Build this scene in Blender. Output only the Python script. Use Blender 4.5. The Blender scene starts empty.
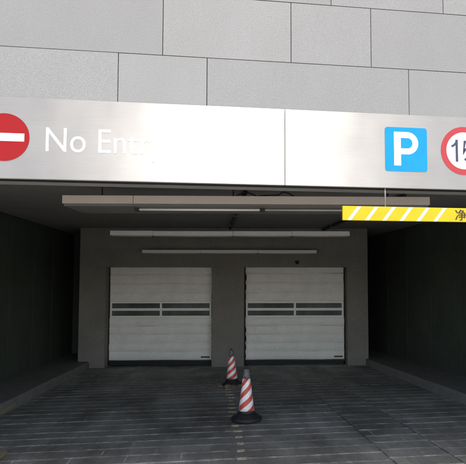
import bpy, bmesh, math, random
from mathutils import Vector, Matrix
random.seed(7)
C = bpy.context.scene.collection
R = math.radians
CZ = 1.47                      # camera height; ramp surface passes through z=0 under it
SL = 0.054                     # ramp gradient
def gz(y): return -SL * y
YAW = -math.atan(0.1)          # the garage interior is turned a little against the facade

# ------------------------------------------------------------------ materials
def new_mat(name):
    m = bpy.data.materials.new(name); m.use_nodes = True
    nt = m.node_tree
    return m, nt, nt.nodes['Principled BSDF'], nt.nodes, nt.links
def link_noise(nt, scale, detail=4, rough=.6, coord='Object', vscale=None):
    tc = nt.nodes.new('ShaderNodeTexCoord')
    n = nt.nodes.new('ShaderNodeTexNoise'); n.inputs['Scale'].default_value = scale
    n.inputs['Detail'].default_value = detail; n.inputs['Roughness'].default_value = rough
    src = tc.outputs[coord]
    if vscale:
        mp = nt.nodes.new('ShaderNodeMapping'); mp.inputs['Scale'].default_value = vscale
        nt.links.new(src, mp.inputs['Vector']); src = mp.outputs['Vector']
    nt.links.new(src, n.inputs['Vector'])
    return n
def ramp(nt, fac, stops):
    r = nt.nodes.new('ShaderNodeValToRGB')
    e = r.color_ramp.elements
    while len(e) < len(stops): e.new(0.5)
    for k, (p, c) in enumerate(stops):
        e[k].position = p; e[k].color = (*c, 1) if len(c) == 3 else c
    nt.links.new(fac, r.inputs['Fac'])
    return r
def mix(nt, fac, a, b, mode='MIX'):
    m = nt.nodes.new('ShaderNodeMix'); m.data_type = 'RGBA'; m.blend_type = mode
    for s, v in ((m.inputs[0], fac), (m.inputs[6], a), (m.inputs[7], b)):
        if hasattr(v, 'is_linked'): nt.links.new(v, s)
        elif isinstance(v, (int, float)): s.default_value = v
        else: s.default_value = (*v, 1)
    return m.outputs[2]
def math_n(nt, op, a, b=0.0, c=None):
    m = nt.nodes.new('ShaderNodeMath'); m.operation = op
    for k, v in enumerate((a, b) if c is None else (a, b, c)):
        if hasattr(v, 'is_linked'): nt.links.new(v, m.inputs[k])
        else: m.inputs[k].default_value = v
    return m.outputs[0]
def simple(name, col, rough=.6, metal=0, var=.18, scale=9, spec=.4, bump=0, coord='Object'):
    """base colour broken up by two noises so that nothing is perfectly flat"""
    m, nt, p, N, L = new_mat(name)
    n = link_noise(nt, scale, 6, .65, coord)
    n2 = link_noise(nt, scale * 11, 3, .6, coord)
    s = math_n(nt, 'MULTIPLY_ADD', n2.outputs['Fac'], .4, math_n(nt, 'MULTIPLY', n.outputs['Fac'], .6))
    lo = tuple(c * (1 - var) for c in col); hi = tuple(min(1, c * (1 + var)) for c in col)
    r = ramp(nt, s, [(.3, lo), (.7, hi)])
    L.new(r.outputs['Color'], p.inputs['Base Color'])
    p.inputs['Roughness'].default_value = rough; p.inputs['Metallic'].default_value = metal
    p.inputs['Specular IOR Level'].default_value = spec
    if bump:
        b = N.new('ShaderNodeBump'); b.inputs['Strength'].default_value = bump; b.inputs['Distance'].default_value = .01
        L.new(s, b.inputs['Height']); L.new(b.outputs['Normal'], p.inputs['Normal'])
    return m

def granite():
    m, nt, p, N, L = new_mat('granite')
    a = link_noise(nt, 420, 2, .7); b = link_noise(nt, 130, 4, .7); c = link_noise(nt, 1.1, 7, .65, 'Object', (1, 1, .45))
    s = math_n(nt, 'MULTIPLY_ADD', a.outputs['Fac'], .6, math_n(nt, 'MULTIPLY', b.outputs['Fac'], .4))
    r = ramp(nt, s, [(.36, (.205, .204, .203)), (.5, (.325, .323, .318)), (.64, (.425, .423, .417))])
    r2 = ramp(nt, c.outputs['Fac'], [(.3, (.87, .87, .86)), (.7, (1.0, 1.0, 1.0))])
    col = mix(nt, 1.0, r.outputs['Color'], r2.outputs['Color'], 'MULTIPLY')
    # each slab a touch different
    at = N.new('ShaderNodeAttribute'); at.attribute_name = 'slab'; at.attribute_type = 'GEOMETRY'
    col = mix(nt, 1.0, col, at.outputs['Color'], 'MULTIPLY')
    L.new(col, p.inputs['Base Color']); p.inputs['Roughness'].default_value = .55
    p.inputs['Specular IOR Level'].default_value = .45
    bp = N.new('ShaderNodeBump'); bp.inputs['Strength'].default_value = .35; bp.inputs['Distance'].default_value = .002
    L.new(s, bp.inputs['Height']); L.new(bp.outputs['Normal'], p.inputs['Normal'])
    return m

def brushed():
    m, nt, p, N, L = new_mat('brushed_steel')
    n = link_noise(nt, 3, 4, .6, 'Object', (1.0, 1, 260))
    n2 = link_noise(nt, 2.2, 5, .6)
    dif = N.new('ShaderNodeBsdfDiffuse')
    r = ramp(nt, n.outputs['Fac'], [(.3, (.54, .53, .51)), (.7, (.64, .63, .61))])
    r2 = ramp(nt, n2.outputs['Fac'], [(.3, (.86, .86, .87)), (.7, (1, 1, 1))])
    col = mix(nt, 1.0, r.outputs['Color'], r2.outputs['Color'], 'MULTIPLY')
    cd = mix(nt, 1.0, col, (.14, .14, .142), 'MULTIPLY'); L.new(cd, dif.inputs['Color'])
    g = N.new('ShaderNodeBsdfAnisotropic'); g.distribution = 'GGX'
    cg = mix(nt, 1.0, col, (1.12, 1.12, 1.11), 'MULTIPLY'); L.new(cg, g.inputs['Color'])
    g.inputs['Roughness'].default_value = ANISO[0]; g.inputs['Anisotropy'].default_value = ANISO[1]
    g.inputs['Rotation'].default_value = 0
    t = N.new('ShaderNodeCombineXYZ'); t.inputs[0].default_value = 1
    L.new(t.outputs[0], g.inputs['Tangent'])
    b = N.new('ShaderNodeBump'); b.inputs['Strength'].default_value = .04; b.inputs['Distance'].default_value = .001
    L.new(n.outputs['Fac'], b.inputs['Height'])
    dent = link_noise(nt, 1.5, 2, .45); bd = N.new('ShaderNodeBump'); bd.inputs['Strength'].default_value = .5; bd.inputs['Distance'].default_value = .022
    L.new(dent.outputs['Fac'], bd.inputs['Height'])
    tn = N.new('ShaderNodeCombineXYZ'); tn.inputs[1].default_value = -math.cos(R(13)); tn.inputs[2].default_value = math.sin(R(13))   # glossy normal tilted upwards on a flat sheet to strengthen the sun glare
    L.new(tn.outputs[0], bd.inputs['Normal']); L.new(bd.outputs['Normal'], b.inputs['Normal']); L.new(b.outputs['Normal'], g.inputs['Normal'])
    mx = N.new('ShaderNodeMixShader'); mx.inputs[0].default_value = ANISO[2]
    L.new(dif.outputs[0], mx.inputs[1]); L.new(g.outputs[0], mx.inputs[2])
    out = N['Material Output']; L.new(mx.outputs[0], out.inputs['Surface'])
    return m
ANISO = (.52, .545, .82)

PER = .248
def ramp_concrete():
    m, nt, p, N, L = new_mat('ramp_concrete')
    tc = N.new('ShaderNodeTexCoord')
    big = link_noise(nt, .9, 6, .65)
    trk = link_noise(nt, 1.6, 6, .7, 'Object', (1.5, .5, 1))       # dirt dragged along the driving direction
    fine = link_noise(nt, 55, 4, .7)
    wear = link_noise(nt, 4.0, 6, .75, 'Object', (1.3, 2.0, 1))
    s = math_n(nt, 'ADD', math_n(nt, 'MULTIPLY', big.outputs['Fac'], .40),
               math_n(nt, 'MULTIPLY_ADD', trk.outputs['Fac'], .42, math_n(nt, 'MULTIPLY', fine.outputs['Fac'], .18)))
    base = ramp(nt, s, [(.38, (.095, .098, .088)), (.5, (.205, .211, .198)), (.62, (.37, .38, .362))])
    # worn rib crests read from the rib height stored on the mesh
    at = N.new('ShaderNodeAttribute'); at.attribute_name = 'crest'; at.attribute_type = 'GEOMETRY'
    w = ramp(nt, wear.outputs['Fac'], [(.44, (.05, .05, .05)), (.62, (1, 1, 1))])
    f = math_n(nt, 'MULTIPLY', at.outputs['Fac'], w.outputs['Color'])
    col = mix(nt, f, base.outputs['Color'], (.55, .55, .53))
    sm = N.new('ShaderNodeAttribute'); sm.attribute_name = 'seam'; sm.attribute_type = 'GEOMETRY'
    sw = math_n(nt, 'MULTIPLY', sm.outputs['Fac'], ramp(nt, link_noise(nt, 5, 4, .6).outputs['Fac'], [(.42, (.1, .1, .1)), (.6, (.9, .9, .9))]).outputs['Color'])
    col = mix(nt, sw, col, (.012, .013, .013))
    br = N.new('ShaderNodeTexBrick'); mp = N.new('ShaderNodeMapping'); mp.inputs['Location'].default_value = (0, -(1.2 + .05*PER), 0)
    L.new(tc.outputs['Object'], mp.inputs['Vector']); L.new(mp.outputs['Vector'], br.inputs['Vector'])
    br.inputs['Scale'].default_value = 1; br.inputs['Brick Width'].default_value = .52; br.inputs['Row Height'].default_value = PER
    br.inputs['Mortar Size'].default_value = .007; br.inputs['Mortar Smooth'].default_value = .3
    patch = ramp(nt, link_noise(nt, .8, 3, .5, 'Object').outputs['Fac'], [(.46, (.06, .06, .06)), (.60, (.95, .95, .95))])
    col = mix(nt, math_n(nt, 'MULTIPLY', br.outputs['Fac'], math_n(nt, 'MULTIPLY', patch.outputs['Color'], w.outputs['Color'])), col, (.60, .60, .58))
    L.new(col, p.inputs['Base Color'])
    rr = ramp(nt, wear.outputs['Fac'], [(.3, (.5, .5, .5)), (.7, (.8, .8, .8))])
    L.new(rr.outputs['Color'], p.inputs['Roughness']); p.inputs['Specular IOR Level'].default_value = .4
    b = N.new('ShaderNodeBump'); b.inputs['Strength'].default_value = .5; b.inputs['Distance'].default_value = .004
    L.new(fine.outputs['Fac'], b.inputs['Height']); L.new(b.outputs['Normal'], p.inputs['Normal'])
    return m

def cone_sleeve(h, turns=3, period=.135, phase=.0):
    m, nt, p, N, L = new_mat('reflective_sleeve')
    tc = N.new('ShaderNodeTexCoord'); sx = N.new('ShaderNodeSeparateXYZ'); L.new(tc.outputs['Object'], sx.inputs[0])
    th = math_n(nt, 'ARCTAN2', sx.outputs[0], math_n(nt, 'MULTIPLY', sx.outputs[1], -1))
    u = math_n(nt, 'MULTIPLY_ADD', th, -turns / (2 * math.pi), math_n(nt, 'MULTIPLY_ADD', sx.outputs[2], 1 / period, phase))
    fr = math_n(nt, 'FRACT', u)
    st = math_n(nt, 'GREATER_THAN', fr, .5)
    n = link_noise(nt, 28, 5, .7)
    red = ramp(nt, n.outputs['Fac'], [(.3, (.50, .05, .035)), (.7, (.74, .10, .07))])
    wh = ramp(nt, n.outputs['Fac'], [(.3, (.80, .79, .77)), (.6, (.96, .96, .95))])
    col = mix(nt, st, wh.outputs['Color'], red.outputs['Color'])
    L.new(col, p.inputs['Base Color']); p.inputs['Roughness'].default_value = .45
    # retro-reflective film sends the daylight of the opening straight back: approximated by a sheen
    p.inputs['Sheen Weight'].default_value = .3
    return m

MAT = dict(
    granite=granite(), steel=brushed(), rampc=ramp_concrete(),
    joint=simple('joint_sealant', (.05, .05, .052), .9),
    plaster=simple('grey_plaster', (.215, .205, .185), .9, var=.22, scale=1.6, bump=.2),
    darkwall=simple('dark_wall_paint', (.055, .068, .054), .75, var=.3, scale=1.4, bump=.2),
    ceil=simple('ceiling_paint', (.26, .25, .24), .9, var=.15, scale=1.5),
    lintel=simple('lintel_paint', (.24, .237, .23), .85, var=.2, scale=3),
    duct=simple('pale_sheet_metal', (.56, .50, .45), .6, var=.08, scale=3),
    ductd=simple('grey_sheet_metal', (.16, .16, .15), .6, var=.1, scale=3),
    batten=simple('batten_enamel', (.78, .76, .72), .5, var=.08, scale=4),
    tube=simple('tube_glass', (.80, .78, .72), .3, var=.04),
    tubedim=simple('darker_tube_glass', (.42, .40, .37), .4, var=.08),  # tube glass in a darker tone
    door=simple('door_curtain', (.85, .84, .80), .6, var=.13, scale=2.5, bump=.05),
    doorframe=simple('window_frame_paint', (.90, .89, .85), .5, var=.07),
    rubber=simple('black_rubber', (.012, .014, .018), .55, var=.3),
    guide=simple('dark_steel', (.022, .022, .022), .6, var=.3),
    red=simple('sign_red', (.34, .004, .006), .5, var=.05, spec=.3),
    redrim=simple('sign_red_rim', (.47, .05, .06), .5, var=.05, spec=.3),
    white=simple('sign_white', (.86, .86, .85), .5, var=.03, spec=.3),
    letter=simple('letter_white', (.80, .80, .80), .45, var=.02, spec=.3),
    blue=simple('sign_blue', (.004, .29, .62), .5, var=.08, spec=.3),
    digit=simple('sign_digit', (.055, .06, .11), .5, var=.1),
    yellow=simple('bar_yellow', (.63, .48, .012), .5, var=.09, scale=14, spec=.3),
    glyph=simple('glyph_black', (.05, .035, .02), .6),
    linepaint=simple('worn_road_paint', (.50, .45, .33), .85, var=.6, scale=26),
    kerbyellow=simple('worn_kerb_paint', (.27, .225, .13), .8, var=.4, scale=25),
    kerb=simple('kerb_concrete', (.18, .182, .172), .85, var=.3, scale=5, bump=.3),
    street=simple('street_concrete', (.44, .425, .40), .9, var=.15, scale=.7),
    conerubber=simple('cone_rubber', (.022, .023, .025), .6, var=.4, scale=20),
    coneworn=simple('worn_cone_rubber', (.13, .13, .132), .75, var=.9, scale=32),
    rubble=simple('rubble', (.22, .175, .115), .95, var=.4, scale=30, bump=.5),
    cable=simple('cable_sheath', (.012, .012, .012), .6),
    rod=simple('galvanised_rod', (.36, .35, .32), .5, metal=.3, var=.2),
)
def glass():
    m, nt, p, N, L = new_mat('dark_glass')
    n = link_noise(nt, 1.9, 3)
    r = ramp(nt, n.outputs['Fac'], [(.3, (.045, .056, .057)), (.7, (.135, .158, .16))])
    L.new(r.outputs['Color'], p.inputs['Base Color']); p.inputs['Roughness'].default_value = .3; p.inputs['Specular IOR Level'].default_value = .06
    return m
MAT['glass'] = glass()

# ------------------------------------------------------------------ mesh helpers
class MB:
    def __init__(s): s.bm = bmesh.new(); s.mats = []
    def mi(s, m):
        if m not in s.mats: s.mats.append(m)
        return s.mats.index(m)
    def box(s, x0, x1, y0, y1, z0, z1, m, bevel=0, shear=None):
        v = [s.bm.verts.new((x, y, z)) for x in (x0, x1) for y in (y0, y1) for z in (z0, z1)]
        fs = [s.bm.faces.new([v[k] for k in f]) for f in ((0,1,3,2),(4,6,7,5),(0,4,5,1),(2,3,7,6),(0,2,6,4),(1,5,7,3))]
        k = s.mi(m)
        for f in fs: f.material_index = k
        if bevel:
            es = list({e for f in fs for e in f.edges})
            r = bmesh.ops.bevel(s.bm, geom=es, offset=bevel, segments=2, affect='EDGES', profile=.5)
            for f in r['faces']: f.material_index = k
        return fs
    def poly(s, pts, m):
        f = s.bm.faces.new([s.bm.verts.new(p) for p in pts]); f.material_index = s.mi(m); return f
    def prism(s, pts, d, m):
        """closed polygon pts pushed along vector d"""
        d = Vector(d); k = s.mi(m)
        a = [s.bm.verts.new(p) for p in pts]; b = [s.bm.verts.new(Vector(p) + d) for p in pts]
        n = len(pts)
        fs = [s.bm.faces.new(a[::-1]), s.bm.faces.new(b)]
        for i in range(n): fs.append(s.bm.faces.new((a[i], a[(i+1) % n], b[(i+1) % n], b[i])))
        for f in fs: f.material_index = k
        return fs
    def tube(s, pts, r, m, seg=10):
        k = s.mi(m); pts = [Vector(p) for p in pts]; rings = []
        for i, p in enumerate(pts):
            t = (pts[min(i+1, len(pts)-1)] - pts[max(i-1, 0)]).normalized()
            a = t.orthogonal().normalized() if abs(t.z) > .9 else t.cross(Vector((0,0,1))).normalized()
            b = t.cross(a)
            rings.append([s.bm.verts.new(p + (a*math.cos(2*math.pi*j/seg) + b*math.sin(2*math.pi*j/seg))*r) for j in range(seg)])
        for q in range(len(rings)-1):
            for j in range(seg):
                f = s.bm.faces.new((rings[q][j], rings[q][(j+1)%seg], rings[q+1][(j+1)%seg], rings[q+1][j])); f.material_index = k; f.smooth = True
        for rg in (rings[0][::-1], rings[-1]): s.bm.faces.new(rg).material_index = k
    def lathe(s, prof, m, seg=32, cx=0, cy=0, jitter=0):
        k = s.mi(m); rings = []
        for r, z in prof:
            rings.append([s.bm.verts.new((cx + (r + random.uniform(-jitter, jitter))*math.cos(2*math.pi*j/seg), cy + (r + random.uniform(-jitter, jitter))*math.sin(2*math.pi*j/seg), z)) for j in range(seg)])
        for q in range(len(rings)-1):
            for j in range(seg):
                f = s.bm.faces.new((rings[q][j], rings[q][(j+1)%seg], rings[q+1][(j+1)%seg], rings[q+1][j])); f.material_index = k; f.smooth = True
        for rg in (rings[0][::-1], rings[-1]): s.bm.faces.new(rg).material_index = k
    def disc(s, cx, cz, r, y, d, m, seg=72):
        s.prism([(cx + r*math.cos(2*math.pi*j/seg), y, cz + r*math.sin(2*math.pi*j/seg)) for j in range(seg)], (0, d, 0), m)
    def ring(s, cx, cz, r0, r1, y, d, m, a0=0, a1=2*math.pi, seg=72):
        full = abs(a1-a0-2*math.pi) < 1e-6
        for j in range(seg):
            a = a0+(a1-a0)*j/seg; b = a0+(a1-a0)*(j+1)/seg
            s.poly([(cx+r0*math.cos(a), y, cz+r0*math.sin(a)), (cx+r0*math.cos(b), y, cz+r0*math.sin(b)),
                    (cx+r1*math.cos(b), y, cz+r1*math.sin(b)), (cx+r1*math.cos(a), y, cz+r1*math.sin(a))], m)
    def build(s, name, parent=None, autosmooth=None, loc=None, weld=False):
        if weld: bmesh.ops.remove_doubles(s.bm, verts=s.bm.verts, dist=1e-5)
        bmesh.ops.recalc_face_normals(s.bm, faces=s.bm.faces)
        me = bpy.data.meshes.new(name); s.bm.to_mesh(me); s.bm.free()
        for m in s.mats: me.materials.append(m)
        o = bpy.data.objects.new(name, me); C.objects.link(o)
        if parent: o.parent = parent
        if loc: o.location = loc
        return o
def tag(o, label=None, cat=None, group=None, kind=None):
    if label: o['label'] = label
    if cat: o['category'] = cat
    if group: o['group'] = group
    if kind: o['kind'] = kind
    return o
def empty(name, loc=(0,0,0), rz=0, **k):
    o = bpy.data.objects.new(name, None); C.objects.link(o); o.location = loc; o.rotation_euler = (0,0,rz)
    o.empty_display_size = .2
    return tag(o, **k)
def text_part(name, body, x, z, y, cap, width, m, parent, thin=0.0, depth=.002):
    """lettering on a wall facing -y; baseline-left at (x, z), scaled to cap height and total width"""
    c = bpy.data.curves.new(name, 'FONT'); c.body = body; c.size = 1; c.offset = thin; c.resolution_u = 6
    o = bpy.data.objects.new('tmp_text', c); C.objects.link(o)
    dg = bpy.context.evaluated_depsgraph_get(); dg.update()
    me = bpy.data.meshes.new_from_object(o.evaluated_get(dg))
    bpy.data.objects.remove(o); bpy.data.curves.remove(c)
    xs = [v.co.x for v in me.vertices]; ys = [v.co.y for v in me.vertices]
    x0, x1, y1 = min(xs), max(xs), max(ys); yb = 0.0 if body != '净' else min(ys)
    ref = .714 if body == 'No Entry' else (y1 - yb)
    for v in me.vertices:
        px, py = v.co.x, v.co.y
        v.co = ((px-x0)/(x1-x0)*width, 0, (py-yb)/ref*cap)
    bm = bmesh.new(); bm.from_mesh(me)
    r = bmesh.ops.extrude_face_region(bm, geom=list(bm.faces))
    bmesh.ops.translate(bm, verts=[g for g in r['geom'] if isinstance(g, bmesh.types.BMVert)], vec=(0, -depth, 0))
    bmesh.ops.recalc_face_normals(bm, faces=bm.faces)
    me2 = bpy.data.meshes.new(name); bm.to_mesh(me2); bm.free(); bpy.data.meshes.remove(me)
    me2.materials.append(m)
    for p in me2.polygons: p.use_smooth = False
    o = bpy.data.objects.new(name, me2); C.objects.link(o); o.parent = parent; o.location = (x, y, z)
    return o

# ------------------------------------------------------------------ setting: street and ramp
Y0R, Y1R = 1.5, 13.8
zs = gz(Y0R)
b = MB()
b.poly([(-250,-400,zs), (250,-400,zs), (250,Y0R,zs), (-250,Y0R,zs)], MAT['street'])
b.build('street'); tag(bpy.data.objects['street'], kind='structure')
b = MB()
for x0, x1 in ((-250, -2.93), (3.8, 250)):
    b.box(x0, x1, Y0R-.0, 3.9, zs-.3, .075, MAT['street'])
tag(b.build('pavement'), kind='structure')

lanes = [(-2.76, 1.70, .00), (1.70, 2.32, .07), (2.32, 3.66, .02)]
PER = .248
def rib(t):      # t in 0..1 along one rib period: flat tread falling into a narrow raised lip
    prof = [(0, .0), (.45, .002), (.82, .004), (.86, .007), (.885, .0085), (.93, .0085), (.955, .005), (.98, .0), (1, 0)]
    return prof
bm = bmesh.new()
crest_l = bm.verts.layers.float.new('crest'); seam_l = bm.verts.layers.float.new('seam')
for (xa, xb, ph) in lanes:
    nx = max(6, int((xb-xa)/.05)); cols = []
    xs = [xa] + [xa+.015] + [xa+.015+(xb-xa-.03)*k/nx for k in range(1, nx)] + [xb-.015, xb]
    ys = []
    k = 0; y = Y0R - .3 + ph
    nper = int((Y1R - Y0R)/PER) + 3
    rowjit = [0.0 for _ in range(nper)]
    rowamp = [random.uniform(.72, 1.0) for _ in range(nper)]
    rows = []
    for q in range(nper):
        for t, h in rib(0)[:-1]:
            yy = y + q*PER + t*PER + rowjit[q]
            rows.append((yy, h*rowamp[q], q))
    rows = [r for r in rows if Y0R+.002 < r[0] < Y1R-.002]
    rows = [(Y0R, 0, 0)] + rows + [(Y1R, 0, 0)]
    colwob = [random.uniform(-.0012, .0012) for _ in xs]
    grid = []
    for (yy, h, q) in rows:
        rv = []
        rr = random.Random(q*131 + int(xa*100))
        chips = [max(0, rr.gauss(0, .0011)) for _ in xs]
        for i, x in enumerate(xs):
            edge = i in (0, len(xs)-1)
            z = gz(yy) + h - (chips[i] if h > .005 else 0) + (-.006 if edge else 0)
            dy = colwob[i] + .0012*math.sin(x*9+q)
            if yy in (Y0R, Y1R): dy = 0
            v = bm.verts.new((x, yy+dy, z)); v[crest_l] = 1.0 if h > .006 else (.1 if h > .0035 else 0)
            v[seam_l] = 1.0 if edge else 0.0
            rv.append(v)
        grid.append(rv)
    for a, c in zip(grid[:-1], grid[1:]):
        for i in range(len(xs)-1): bm.faces.new((a[i], a[i+1], c[i+1], c[i]))
bmesh.ops.recalc_face_normals(bm, faces=bm.faces)
me = bpy.data.meshes.new('ramp'); bm.to_mesh(me); bm.free(); me.materials.append(MAT['rampc'])
o = bpy.data.objects.new('ramp', me); C.objects.link(o); tag(o, kind='structure')
b = MB(); b.poly([(-9, Y0R+.001, gz(Y0R)-.1), (9, Y0R+.001, gz(Y0R)-.1), (9, 15, gz(15)-.1), (-9, 15, gz(15)-.1)], MAT['street'])
tag(b.build('ground_base'), kind='structure')

# worn yellow paint that survives only on the rib lips
def paint(name, x0, x1, ya, yb, m, label, skip=.25, dx=0):
    root = empty(name, ((x0+x1)/2, ya, gz(ya)), label=label, cat='road marking')
    q = -2
    lane = next(l for l in lanes if l[0] <= (x0+x1)/2+.001 <= l[1])
    ph = lane[2]
    while True:
        yc = Y0R - .3 + ph + q*PER + .905*PER; q += 1
        if yc > yb: break
        if yc < ya or random.random() < skip: continue
        w0 = x0 + random.uniform(-.01, .03) + dx*(yc-ya); w1 = x1 + random.uniform(-.03, .01) + dx*(yc-ya)
        n = 12; top = []; bot = []
        for k in range(n+1):
            x = w0 + (w1-w0)*k/n
            top.append((x, yc+.024+random.uniform(-.010,.006))); bot.append((x, yc-.036+random.uniform(-.010,.012)))
        pts = [(x, y, gz(y)+.0095) for x, y in bot] + [(x, y, gz(y)+.0095) for x, y in top[::-1]]
        b = MB(); b.prism(pts, (0, 0, -.012), m); o = b.build('paint_patch', root); o.location = -Vector(root.location)
    return root
paint('painted_line', .265, .385, 3.0, 8.6, MAT['linepaint'], 'worn yellowish centre line on the rib tops running down the ramp past the cones', 0)
b = MB()
b.prism([(-2.03, 4.70, gz(4.7)+.034), (-1.965, 4.70, gz(4.7)+.034), (-1.975, 5.14, gz(5.14)+.034), (-2.03, 5.14, gz(5.14)+.034)], (0,0,-.03), MAT['kerbyellow'])
tag(b.build('painted_stripe'), 'short dull yellow stripe on the ramp at the lower left edge of the picture', 'road marking')

# kerbs / raised walkways
def kerb(name, xa, xb, label):
    b = MB()
    ys = [Y0R + (Y1R-Y0R)*k/40 for k in range(41)]
    front = xa; k = b.mi(MAT['kerb'])
    ring = []
    for y in ys:
        j = random.uniform(-.006, .006); sgn = 1 if xb > xa else -1
        sec = [(xa, -.12), (xa + j, .125), (xa + sgn*.006 + j, .147), (xa + sgn*.022 + j, .155), (xb, .157), (xb, -.12)]
        ring.append([b.bm.verts.new((x, y, gz(y)+z)) for x, z in sec])
    for p, q in zip(ring[:-1], ring[1:]):
        for i in range(5): b.bm.faces.new((p[i], p[i+1], q[i+1], q[i])).material_index = k
    b.bm.faces.new(ring[0]); b.bm.faces.new(ring[-1][::-1])
    o = b.build(name); tag(o, label, 'kerb'); return o
kl = kerb('raised_kerb', -2.735, -3.66, 'long dark concrete kerb along the foot of the left wall')
kr = kerb('raised_kerb', 3.62, 4.52, 'broad dark concrete kerb along the foot of the right wall')
b = MB()
b.prism([(-2.7345+.004, 6.75, gz(6.75)+.06), (-2.7305, 7.36, gz(7.36)+.085), (-2.7305, 7.36, gz(7.36)+.045), (-2.7305, 6.75, gz(6.75)+.02)], (-.01, 0, 0), MAT['kerbyellow'])
ky = b.build('yellow_paint_mark', kl)

# ------------------------------------------------------------------ building
bld = empty('garage_building', (0, 3.63, 0), label='grey stone building around the dark underground garage entrance', cat='building')
OFF = Vector((0, -3.63, 0))
def bpart(b, name, parent=None):
    o = b.build(name, parent or bld)
    if (parent or bld) is bld: o.location = OFF
    return o
# stone slabs
b = MB(); slab = b.bm.faces.layers.float_color.new('slab')
XL, XR, TOP = -14.0, 15.0, 9.0
OX0, OX1 = -3.72, 4.56
rowz = [2.70, 3.1505, 3.6375, 4.12, 4.60, 5.08, 5.56, 6.04, 6.52, 7.0, 7.48, 7.96, 8.44, 9.0]
known = {0: [-2.35, -.692, -.033, 1.585], 1: [-1.95, -.368, .62, 1.272, 2.42], 2: [-1.1, .05, .945, 1.892]}
G = .0028
def slabrow(z0, z1, xs, lo, hi):
    xs = sorted(xs)
    while xs[0] > lo + .4: xs.insert(0, xs[0] - random.choice([.66, .8, .99, 1.3, 1.6]))
    while xs[-1] < hi - .4: xs.append(xs[-1] + random.choice([.66, .8, .99, 1.3, 1.6]))
    xs = [lo] + [x for x in xs if lo+.25 < x < hi-.25] + [hi]
    for a, c in zip(xs[:-1], xs[1:]):
        dy = random.uniform(-.0012, .0012)
        fs = b.box(a+G, c-G, 3.63+dy, 3.66, z0+G, z1-G, MAT['granite'])
        t = random.uniform(.91, 1.0)
        for f in fs: f[slab] = (t*random.uniform(.99,1), t, t*random.uniform(1,1.01), 1)
for i, (z0, z1) in enumerate(zip(rowz[:-1], rowz[1:])):
    slabrow(z0, z1, list(known.get(i, [random.uniform(-1,1)])), XL, XR)
lowz = [-.2, .26, .74, 1.22, 1.72, 2.20, 2.70]
for z0, z1 in zip(lowz[:-1], lowz[1:]):
    slabrow(z0, z1, [-6+random.uniform(-.5,.5)], XL, OX0); slabrow(z0, z1, [7+random.uniform(-.5,.5)], OX1, XR)
bpart(b, 'stone_cladding')
b = MB()
b.box(XL, XR, 3.661, 3.73, 2.70, TOP, MAT['joint']); b.box(XL, OX0, 3.661, 3.73, -.3, 2.70, MAT['joint']); b.box(OX1, XR, 3.661, 3.73, -.3, 2.70, MAT['joint'])
bpart(b, 'cladding_backing')
b = MB()      # parapet and shell
b.box(XL, XR, 3.60, 20, TOP+.003, TOP+.12, MAT['joint'])
b.box(XL, XL+.3, 3.732, 20, -.3, TOP, MAT['plaster']); b.box(XR-.3, XR, 3.732, 20, -.3, TOP, MAT['plaster'])
bpart(b, 'shell_wall')
# lintel behind the fascia
b = MB()
b.box(OX0-.3, OX1+.3, 3.733, 4.02, 2.205, 3.0, MAT['lintel'])
b.box(OX0-.3, OX1+.3, 4.024, 4.55, 2.33, 3.0, MAT['lintel'], bevel=.004)
bpart(b, 'lintel')
# side walls with shallow panel joints
def side(x0, x1, name):
    b = MB()
    inner = x1 if x0 < 0 else x0
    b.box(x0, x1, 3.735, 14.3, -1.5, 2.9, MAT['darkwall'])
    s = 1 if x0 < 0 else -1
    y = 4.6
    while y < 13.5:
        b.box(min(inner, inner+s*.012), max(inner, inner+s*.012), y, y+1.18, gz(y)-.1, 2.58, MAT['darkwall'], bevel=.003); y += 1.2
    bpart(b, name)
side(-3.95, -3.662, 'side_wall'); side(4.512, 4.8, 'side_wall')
b = MB(); b.box(-3.95, 4.8, 4.552, 14.3, 2.62, 2.9, MAT['ceil']); bpart(b, 'ceiling')
b = MB(); b.box(-3.66, 4.51, 13.55, 14.2, -1.5, 2.618, MAT['darkwall']); bpart(b, 'rear_wall')
# back wall with two openings, turned with the interior
def frame(y0): return Vector((.43, y0, 0))
bw = MB()
U = dict(l0=-3.444, l1=-2.84, c0=-.383, c1=.365, r0=2.785, r1=3.278)
zf = -.9
bw.box(U['l0'], U['l1'], 0, .5, zf, 1.70, MAT['plaster'], bevel=.006)
bw.box(U['c0'], U['c1'], 0, .5, zf, 1.70, MAT['plaster'], bevel=.006)
bw.box(U['r0'], U['r1'], 0, .5, zf, 1.70, MAT['plaster'], bevel=.006)
bw.box(U['l0'], U['r1'], .001, .5, 1.70, 2.616, MAT['plaster'], bevel=.003)
o = bw.build('back_wall', bld); o.location = frame(11.28)+OFF; o.rotation_euler = (0,0,YAW)

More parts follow.
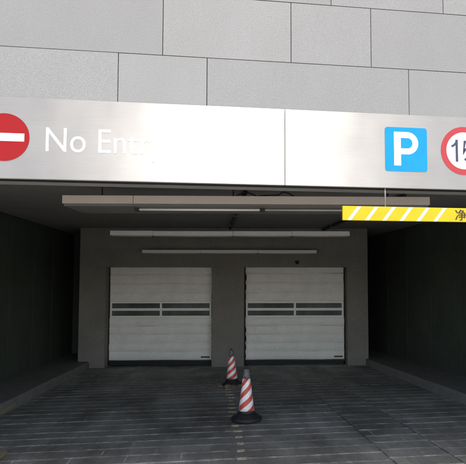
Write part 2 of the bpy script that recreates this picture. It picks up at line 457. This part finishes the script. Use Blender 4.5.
# sign fascia: a brushed steel box over the entrance, split at one seam
fas = empty('sign_fascia', (0, 3.6, 2.17), label='long brushed steel sign band over the entrance reading No Entry', cat='sign band')
FO = Vector((0, -3.6, -2.17))
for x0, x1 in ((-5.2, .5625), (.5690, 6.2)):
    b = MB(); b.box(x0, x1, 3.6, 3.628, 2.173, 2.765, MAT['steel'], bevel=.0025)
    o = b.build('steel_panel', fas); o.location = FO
b = MB(); b.box(-5.19, 6.19, 3.634, 3.731, 2.176, 2.699, MAT['guide']); o = b.build('backing_frame', fas); o.location = FO
lt = text_part('lettering', 'No Entry', -1.186, 2.375, 3.5995, .183, .84, MAT['letter'], fas, thin=-.002, depth=.0002)
def split_islands(o, name, parent, loc):
    bm = bmesh.new(); bm.from_mesh(o.data); bm.verts.ensure_lookup_table(); seen = set()
    for v0 in bm.verts:
        if v0 in seen: continue
        st = [v0]; isl = {v0}
        while st:
            v = st.pop()
            for e in v.link_edges:
                q = e.other_vert(v)
                if q not in isl: isl.add(q); st.append(q)
        seen |= isl
        b2 = bmesh.new(); mp = {v: b2.verts.new(v.co) for v in isl}
        for f in {f for v in isl for f in v.link_faces}: b2.faces.new([mp[v] for v in f.verts])
        me = bpy.data.meshes.new(name); b2.to_mesh(me); b2.free(); me.materials.append(o.data.materials[0])
        c = bpy.data.objects.new(name, me); C.objects.link(c); c.parent = parent; c.location = loc
    bm.free(); bpy.data.objects.remove(o)
split_islands(lt, 'letter', fas, Vector((-1.183, 3.5995, 2.377)) + FO)
s = empty('no_entry_sign', (-1.468, 3.5985, 2.297), label='round red no entry disc with white bar at left end of steel band', cat='road sign')
def sp(b, name, par, org): o = b.build(name, par); o.location = -Vector(org); return o
b = MB(); b.disc(-1.468, 2.470, .173, 3.5995, -.0012, MAT['red']); sp(b, 'disc', s, s.location)
b = MB(); b.prism([(-1.606, 3.5979, 2.441), (-1.330, 3.5979, 2.441), (-1.330, 3.5979, 2.499), (-1.606, 3.5979, 2.499)], (0, -.0006, 0), MAT['white']); sp(b, 'bar', s, s.location)
# parking sign
s = empty('parking_sign', (1.541, 3.5985, 2.31), label='square bright blue parking sign with a white letter P on the steel band', cat='road sign')
def rrect(x0, x1, z0, z1, r, y, n=6):
    pts = []
    for cx, cz, a in ((x1-r, z1-r, 0), (x0+r, z1-r, 90), (x0+r, z0+r, 180), (x1-r, z0+r, 270)):
        for k in range(n+1): pts.append((cx+r*math.cos(R(a+90*k/n)), y, cz+r*math.sin(R(a+90*k/n))))
    return pts
b = MB(); b.prism(rrect(1.366, 1.716, 2.308, 2.660, .022, 3.5995), (0, -.0012, 0), MAT['blue']); sp(b, 'sign_plate', s, s.location)
b = MB(); y = 3.5978; W = MAT['white']
def q(x0, x1, z0, z1): b.poly([(x0,y,z0),(x1,y,z0),(x1,y,z1),(x0,y,z1)], W)
q(1.440, 1.497, 2.352, 2.623); q(1.497, 1.552, 2.575, 2.623); q(1.497, 1.552, 2.443, 2.491)
b.ring(1.552, 2.533, .042, .090, y, 0, W, -math.pi/2, math.pi/2, 28)
sp(b, 'letter', s, s.location)
# speed limit sign
s = empty('speed_limit_sign', (2.03, 3.5985, 2.29), label='round white speed limit sign with red rim and number 15', cat='road sign')
b = MB(); b.disc(2.03, 2.488, .1965, 3.5995, -.0012, MAT['redrim']); sp(b, 'rim', s, s.location)
b = MB(); b.disc(2.03, 2.488, .151, 3.5979, -.0005, MAT['white']); sp(b, 'face', s, s.location)
def stroke(b, pts, w, y, m):
    P = [Vector((p[0], p[1])) for p in pts]; L_ = []; R_ = []
    for i, p in enumerate(P):
        d0 = (p - P[i-1]).normalized() if i else (P[1]-P[0]).normalized()
        d1 = (P[i+1]-p).normalized() if i < len(P)-1 else d0
        n = Vector((-(d0+d1).y, (d0+d1).x)).normalized(); k = w/2/max(.35, n.dot(Vector((-d0.y, d0.x))))
        L_.append(p+n*k); R_.append(p-n*k)
    for i in range(len(P)-1):
        b.poly([(q.x, y, q.y) for q in (L_[i], L_[i+1], R_[i+1], R_[i])], m)
DG = MAT['digit']; yd = 3.5969
for name, pts in (('digit', [(1.922, 2.520), (1.945, 2.532), (1.962, 2.553), (1.967, 2.575), (1.967, 2.397)]),
                  ('digit', [(2.128, 2.562), (2.036, 2.562), (2.027, 2.478)] + [(2.074+.052*math.cos(R(a)), 2.458+.052*math.sin(R(a))) for a in range(140, -151, -14)])):
    b = MB()
    if name == 'digit' and len(pts) == 5: stroke(b, pts[:4], .018, yd, DG); stroke(b, [(1.967, 2.577), (1.967, 2.397)], .021, yd-.0003, DG)
    else: stroke(b, pts, .020, yd, DG)
    sp(b, name, s, s.location)

# yellow height bar hung below the fascia
s = empty('height_bar', (2.4, 3.66, 2.03), label='yellow hanging height limit bar with white slanted stripes at the right', cat='height bar')
BX0, BX1, BZ0, BZ1 = 1.017, 3.75, 1.910, 2.021
yb = 3.597
b = MB(); b.box(BX0, BX1, yb, yb+.022, BZ0, BZ1, MAT['yellow'], bevel=.003)
bar = sp(b, 'bar', s, s.location)
b = MB()
for k in range(6):
    x = 1.068 + .1406*k
    b.poly([(x-.015, yb-.0012, BZ0+.002), (x+.016, yb-.0012, BZ0+.002), (x+.016+.083, yb-.0012, BZ1-.002), (x-.015+.083, yb-.0012, BZ1-.002)], MAT['white'])
sp(b, 'white_stripes', s, s.location)
o = text_part('lettering', '净', 1.941, 1.922, yb-.0012, .088, .094, MAT['glyph'], s, thin=.006, depth=.0008); o.location = Vector((1.941, yb-.0012, 1.922)) - Vector(s.location)
for x in (1.366, 2.55, 3.5):
    b = MB(); b.tube([(x, yb+.013, BZ1-.001), (x, yb+.013, 2.176)], .004, MAT['rod'], 8); sp(b, 'hanger_rod', s, s.location)

# ------------------------------------------------------------------ roller doors
def roller_door(u0, u1, ztop, label, phase, plate_col):
    root = empty('roller_shutter', (0,0,0)); tag(root, label, 'garage door', 'pair of garage doors in the back wall')
    um = (u0+u1)/2; u0 += .02; u1 -= .02
    M = Matrix.Translation(frame(11.28)) @ Matrix.Rotation(YAW, 4, 'Z')
    root.location = M @ Vector((um, .27, -.60)); root.rotation_euler = (0,0,YAW)
    rr = random.Random(phase)
    def P(b, name, par=root): return b.build(name, par)
    w = (u1-u0)/2; Z = .60
    # curtain: bulged slats in two runs below and above the windows
    def run(za, zb, n, name):
        b = MB(); k = b.mi(MAT['door'])
        h = (zb-za)/n; nx = 10; rows = []
        for s_ in range(n):
            jt = rr.uniform(-.006, .006); jb = rr.uniform(-.004, .004); tilt = rr.uniform(-.004, .004); e0 = rr.uniform(0, .034)*(1 if u0 > 0 else .3); e1 = rr.uniform(0, .012)
            for t, d in ((0, .016), (.03, .004), (.10, -.006), (.35, -.020+jb), (.65, -.022+jb), (.88, -.012), (.96, .002), (.995, .016)):
                row = []
                for i in range(nx+1):
                    x = -w + e0*math.sin(math.pi*t) + (2*w - (e0+e1)*math.sin(math.pi*t))*i/nx
                    row.append(b.bm.verts.new((x, d + tilt*(i/nx-.5) + jt*.5 + .003*math.sin(i*1.7+s_*2.1+phase), Z+za+h*(s_+t) + .0025*math.sin(i*.9+s_+phase))))
                rows.append(row)
        for a, c in zip(rows[:-1], rows[1:]):
            for i in range(nx):
                f = b.bm.faces.new((a[i], a[i+1], c[i+1], c[i])); f.material_index = k; f.smooth = True
        return P(b, name)
    lo0, lo1, hi0 = -.495, .508, .892
    run(lo0, lo1, 5, 'door_curtain'); run(hi0, ztop+.05, 4, 'door_curtain')
    # window band
    b = MB(); fm = MAT['doorframe']; y0, y1 = -.026, .02
    za, zb, zm = Z+lo1, Z+hi0, Z+(lo1+hi0)/2; bw_ = .045; mw = .05
    b.box(-w+.01, w-.01, y0, y1, za, za+.045, fm, .003); b.box(-w+.01, w-.01, y0, y1, zb-.045, zb, fm, .003)
    b.box(-w+.01, w-.01, y0+.002, y1, zm-.03, zm+.03, fm, .003)
    for xa, xb in ((-w+.01, -w+.055), (-mw/2, mw/2), (w-.055, w-.01)):
        b.box(xa, xb, y0+.001, y1, za+.0455, zm-.0305, fm, .003); b.box(xa, xb, y0+.001, y1, zm+.0305, zb-.0455, fm, .003)
    fr = P(b, 'window_frame')
    for xa, xb in ((-w+.056, -mw/2-.001), (mw/2+.001, w-.056)):
        for zc, zd in ((za+.046, zm-.031), (zm+.031, zb-.046)):
            b = MB(); b.box(xa, xb, -.004, .004, zc, zd, MAT['glass']); P(b, 'pane', fr)
    b = MB(); b.box(-w, w, -.018, .03, Z-.545, Z+lo0-.002, MAT['rubber'], .006); P(b, 'bottom_seal')
    for sx in (-1, 1):
        b = MB(); x0, x1 = sorted((sx*(w+.004), sx*(w+.055))); b.box(x0, x1, -.035, .06, Z-.62, Z+ztop+.04, MAT['guide'], .003); P(b, 'guide_rail')
    b = MB(); b.box(w-.25, w-.045, -.034, -.029, Z-.435, Z-.402, plate_col, .001); P(b, 'nameplate')
    b = MB(); b.box(-w, w, .12, .14, Z-.62, Z+ztop+.1, MAT['guide']); P(b, 'rear_shade')
    return root
dk = simple('black_plate', (.02, .018, .016), .5); dr = simple('dull_red_plate', (.09, .03, .02), .5)
roller_door(-2.835, -.385, 1.70, 'left pale grey slatted garage door with a black plate low at its right', 3, dk)
roller_door(.372, 2.775, 1.74, 'right pale grey slatted garage door, below the small black dome', 11, dr)
# filler: opening heads sit at slightly different heights, covered by the wall above

# small dome over the right door
M11 = Matrix.Translation(frame(11.28)) @ Matrix.Rotation(YAW, 4, 'Z')
s = empty('dome_camera', M11 @ Vector((1.607, -.001, 1.80)), YAW, label='small black dome fixed on the wall above the right garage door', cat='camera')
b = MB(); b.box(-.05, .05, -.05, 0, .02, .055, MAT['guide'], .008); b.build('bracket', s)
b = MB(); b.lathe([(.008,-.036), (.022,-.03), (.033,-.014), (.036,0), (.036,.018)], MAT['rubber'], 20, 0, -.06); b.build('dome', s)

# ------------------------------------------------------------------ things under the ceiling
def fr_empty(name, y0, z, **k):
    p = frame(y0); return empty(name, (p.x, p.y, z), YAW, **k)
s = fr_empty('ceiling_duct', 5.2, 2.255, label='long pale boxed duct hanging under the ceiling just inside the entrance', cat='duct')
b = MB()
b.box(-2.032, -1.273, 0, .56, .012, .100, MAT['duct'], .003); b.box(-1.268, 1.987, 0, .56, .012, .100, MAT['duct'], .003)
b.build('casing', s)
b = MB(); b.box(-2.02, 1.975, .02, .62, -.014, .0105, MAT['ductd'], .003); b.build('underside', s)
for u in (-1.7, -.2, 1.6):
    b = MB(); b.tube([(u, .3, .10), (u, .3, .368)], .007, MAT['guide']); b.build('hanger', s)
s = fr_empty('tube_light', 5.2, 2.19, label='thin pale tube light along the lower front edge of the boxed duct', cat='light fitting')
b = MB(); b.tube([(-1.20, .0, .012), (.105, .0, .012)], .013, MAT['tube']); b.build('tube', s)
b = MB(); b.tube([(.165, .0, .012), (1.22, .0, .012)], .012, MAT['tubedim']); b.build('tube', s)
for u in (-1.225, .135, 1.235):
    b = MB(); b.box(u-.025, u+.025, -.015, .05, -.004, .030, MAT['guide'], .004); b.build('lamp_holder', s)
b = MB(); b.box(-1.24, 1.25, .016, .05, .0305, .0505, MAT['ductd'], .002); b.build('tray', s)

def batten(y0, z0, z1, joints, label):
    s = fr_empty('batten_light', y0, z0, label=label, cat='light fitting', group='batten lights across the ceiling')
    h = z1-z0; H = 2.62
    for k, (a, c, dz) in enumerate(joints):
        b = MB(); b.box(a, c-.004, 0, .10, .02+dz, h+dz, MAT['batten'], .006); b.build('housing', s)
        b = MB(); b.tube([(a+.03, .05, .013+dz), (c-.034, .05, .013+dz)], .012, MAT['tubedim']); b.build('tube', s)
        for u in (a+.35,):
            b = MB(); b.tube([(u, .05, h+dz), (u, .05, H-z0)], .0035, MAT['ductd']); b.build('hanger', s)
batten(9.0, 2.222, 2.330, [(-2.295, -1.495, .004), (-1.495, .0, 0), (.0, 1.1, .002), (1.1, 2.203, .004)], 'longer upper row of pale batten lights hanging across the garage')
batten(10.9, 1.992, 2.082, [(-1.963, -.65, 0), (-.65, .65, .001), (.65, 1.996, 0)], 'shorter lower row of pale batten lights in front of the doors')
# cable looped on the duct
s = fr_empty('loose_cable', 5.5, 2.358, label='loose black cable looping along the top of the boxed duct', cat='cable')
pts = []
for k in range(25):
    t = k/24; u = -.12 + .75*t
    pts.append((u, -.22 + .05*math.sin(t*9), .012 + .045*max(0, math.sin(t*11))*(1 if t < .4 or t > .65 else .2)))
b = MB(); b.tube(pts, .007, MAT['cable'], 8); b.build('cable_run', s)
for x, lab in ((.45, 'dark pipe running along the ceiling toward the pier between the doors'), (2.62, 'dark pipe running along the ceiling toward the right door')):
    s = empty('ceiling_pipe', (x, 6.2, 2.575), label=lab, cat='pipe', group='pipes along the ceiling')
    b = MB(); b.tube([(0, 0, 0), (0, 4.75, 0)], .03, MAT['guide'], 14); b.build('pipe_run', s)
    for yy in (.7, 2.3, 3.9):
        b = MB(); b.box(-.04, .04, yy, yy+.04, -.034, .044, MAT['ductd'], .004); b.build('clamp', s)
s = empty('ceiling_lamp', (3.55, 8.0, 2.62), label='small pale round fitting on the ceiling near the right wall', cat='light fitting')
b = MB(); b.lathe([(.11,-.045), (.15,-.03), (.16,-.001)], MAT['ductd'], 28); b.build('housing', s)
b = MB(); b.lathe([(.02,-.075), (.07,-.068), (.105,-.046)], MAT['batten'], 28); b.build('diffuser', s)

# ------------------------------------------------------------------ traffic cones
def cone(loc, label, lean, H, rbase, ragged):
    s = empty('traffic_cone', loc, 0); s.rotation_euler = (math.atan(SL)*-1 + lean[0], lean[1], 0)
    tag(s, label, 'traffic cone', 'traffic cones on the ramp')
    b = MB()
    n = 36
    b.lathe([(rbase*.97, 0), (rbase, .012), (rbase*.98, .036), (rbase*.90, .046), (rbase*.70, .066), (.112, .084)], MAT['conerubber'], n, jitter=.012 if ragged else .002)
    b.build('base', s)
    b = MB(); z0, z1, z2 = .118, .118+H*.62, H
    r0, r1 = .098, .050
    b.lathe([(.108, .0845), (.102, .112), (r0-.002, z0-.001)], MAT['conerubber'], n); b.build('collar', s); b = MB()
    b.lathe([(r1-.001, z1+.001), (r1-.006, z1+.03), (.037, z2-.03), (.034, z2-.012), (.026, z2)], MAT['coneworn'], n, jitter=.001)
    b.build('cone_top', s)
    b = MB(); prof = [(r0+(r1-r0)*k/8, z0+(z1-z0)*k/8) for k in range(9)]
    b.lathe(prof, MAT['sleeve1'] if not ragged else MAT['sleeve2'], n, jitter=.0006); b.build('reflective_sleeve', s)
    b = MB(); b.tube([(0,0,z2+.001), (0,0,z2+.012)], .02, MAT['guide']); b.build('tip', s)
    return s
MAT['sleeve1'] = cone_sleeve(.4, 3, .140, .12); MAT['sleeve2'] = cone_sleeve(.4, 3, .125, .55)
yc = 6.12
cone((.468, yc, gz(yc)+.0115), 'nearer red and white striped traffic cone with a broad black base', (0, 0), .628, .195, False)
yc = 8.74
rc = cone((.412, yc, gz(yc)+.0115), 'farther red and white striped cone standing in rubble, tilted slightly left', (.03, -.035), .625, .17, True)
# rubble round the far cone's foot
spots = [(-.20,-.16,.055), (-.10,-.24,.07), (.02,-.22,.05), (.12,-.20,.06), (.19,-.10,.045), (-.26,-.05,.05), (-.02,-.30,.04), (.24,-.02,.05), (.09,-.29,.035)]
for i, (dx, dy, r) in enumerate(spots):
    bm = bmesh.new(); bmesh.ops.create_icosphere(bm, subdivisions=2, radius=1)
    rr = random.Random(i)
    ax = (r*rr.uniform(.9,1.5), r*rr.uniform(.7,1.1), r*rr.uniform(.35,.6))
    for v in bm.verts: v.co = Vector((v.co.x*ax[0], v.co.y*ax[1], v.co.z*ax[2]))*rr.uniform(.78, 1.12)
    me = bpy.data.meshes.new('rubble_chunk'); bm.to_mesh(me); bm.free(); me.materials.append(MAT['rubble'])
    o = bpy.data.objects.new('rubble_chunk', me); C.objects.link(o)
    y = yc+dy; o.location = (.412+dx, y, gz(y)+.01+ax[2]*.5); o.rotation_euler = (0, rr.uniform(-.3,.3), rr.uniform(0,3))
    tag(o, 'brown broken lump of rubble lying round the foot of the farther cone', 'rubble', 'rubble round the farther cone')

# ------------------------------------------------------------------ light
EL, AZ = 75.4, 14.5
sun = bpy.data.lights.new('sun', 'SUN'); sun.energy = 5.0; sun.angle = R(.53); sun.color = (1, .965, .91)
so = bpy.data.objects.new('sun', sun); C.objects.link(so)
d = Vector((math.sin(R(AZ))*math.cos(R(EL)), -math.cos(R(AZ))*math.cos(R(EL)), math.sin(R(EL))))
so.rotation_euler = d.to_track_quat('Z', 'Y').to_euler()
w = bpy.data.worlds.new('World'); bpy.context.scene.world = w; w.use_nodes = True
nt = w.node_tree; bg = nt.nodes['Background']
sky = nt.nodes.new('ShaderNodeTexSky'); sky.sky_type = 'NISHITA'; sky.sun_disc = False
sky.sun_elevation = R(EL); sky.sun_rotation = R(180-AZ); sky.air_density = 1.0; sky.dust_density = 6.0; sky.ozone_density = 1.0
# brightening towards the horizon, added to the sky to light the garage interior
tcw = nt.nodes.new('ShaderNodeTexCoord'); sxw = nt.nodes.new('ShaderNodeSeparateXYZ'); nt.links.new(tcw.outputs['Generated'], sxw.inputs[0])
HORIZON_BOOST = 19.0
hz = math_n(nt, 'MULTIPLY', math_n(nt, 'POWER', 2.718, math_n(nt, 'MULTIPLY', math_n(nt, 'ABSOLUTE', sxw.outputs[2]), -8.5)), HORIZON_BOOST)
hz = math_n(nt, 'ADD', hz, 1.0)
cmb = nt.nodes.new('ShaderNodeVectorMath'); cmb.operation = 'SCALE'
nt.links.new(sky.outputs[0], cmb.inputs[0]); nt.links.new(hz, cmb.inputs['Scale'])
nt.links.new(cmb.outputs[0], bg.inputs['Color']); bg.inputs['Strength'].default_value = .15

# ------------------------------------------------------------------ camera
cam = bpy.data.cameras.new('camera'); co = bpy.data.objects.new('camera', cam); C.objects.link(co)
co.location = (0, 0, CZ); co.rotation_euler = (R(90+3.22), 0, R(-7.36))
cam.sensor_width = 36; cam.sensor_fit = 'HORIZONTAL'; cam.lens = 36*480/466
cam.shift_x = -39/466; cam.shift_y = 18/466
cam.clip_start = .05; cam.clip_end = 2000
sc = bpy.context.scene; sc.camera = co
sc.view_settings.view_transform = 'Standard'; sc.view_settings.look = 'None'; sc.view_settings.exposure = 0; sc.view_settings.gamma = 1
sc.render.engine = 'CYCLES'; sc.cycles.use_denoising = True; sc.cycles.max_bounces = 8
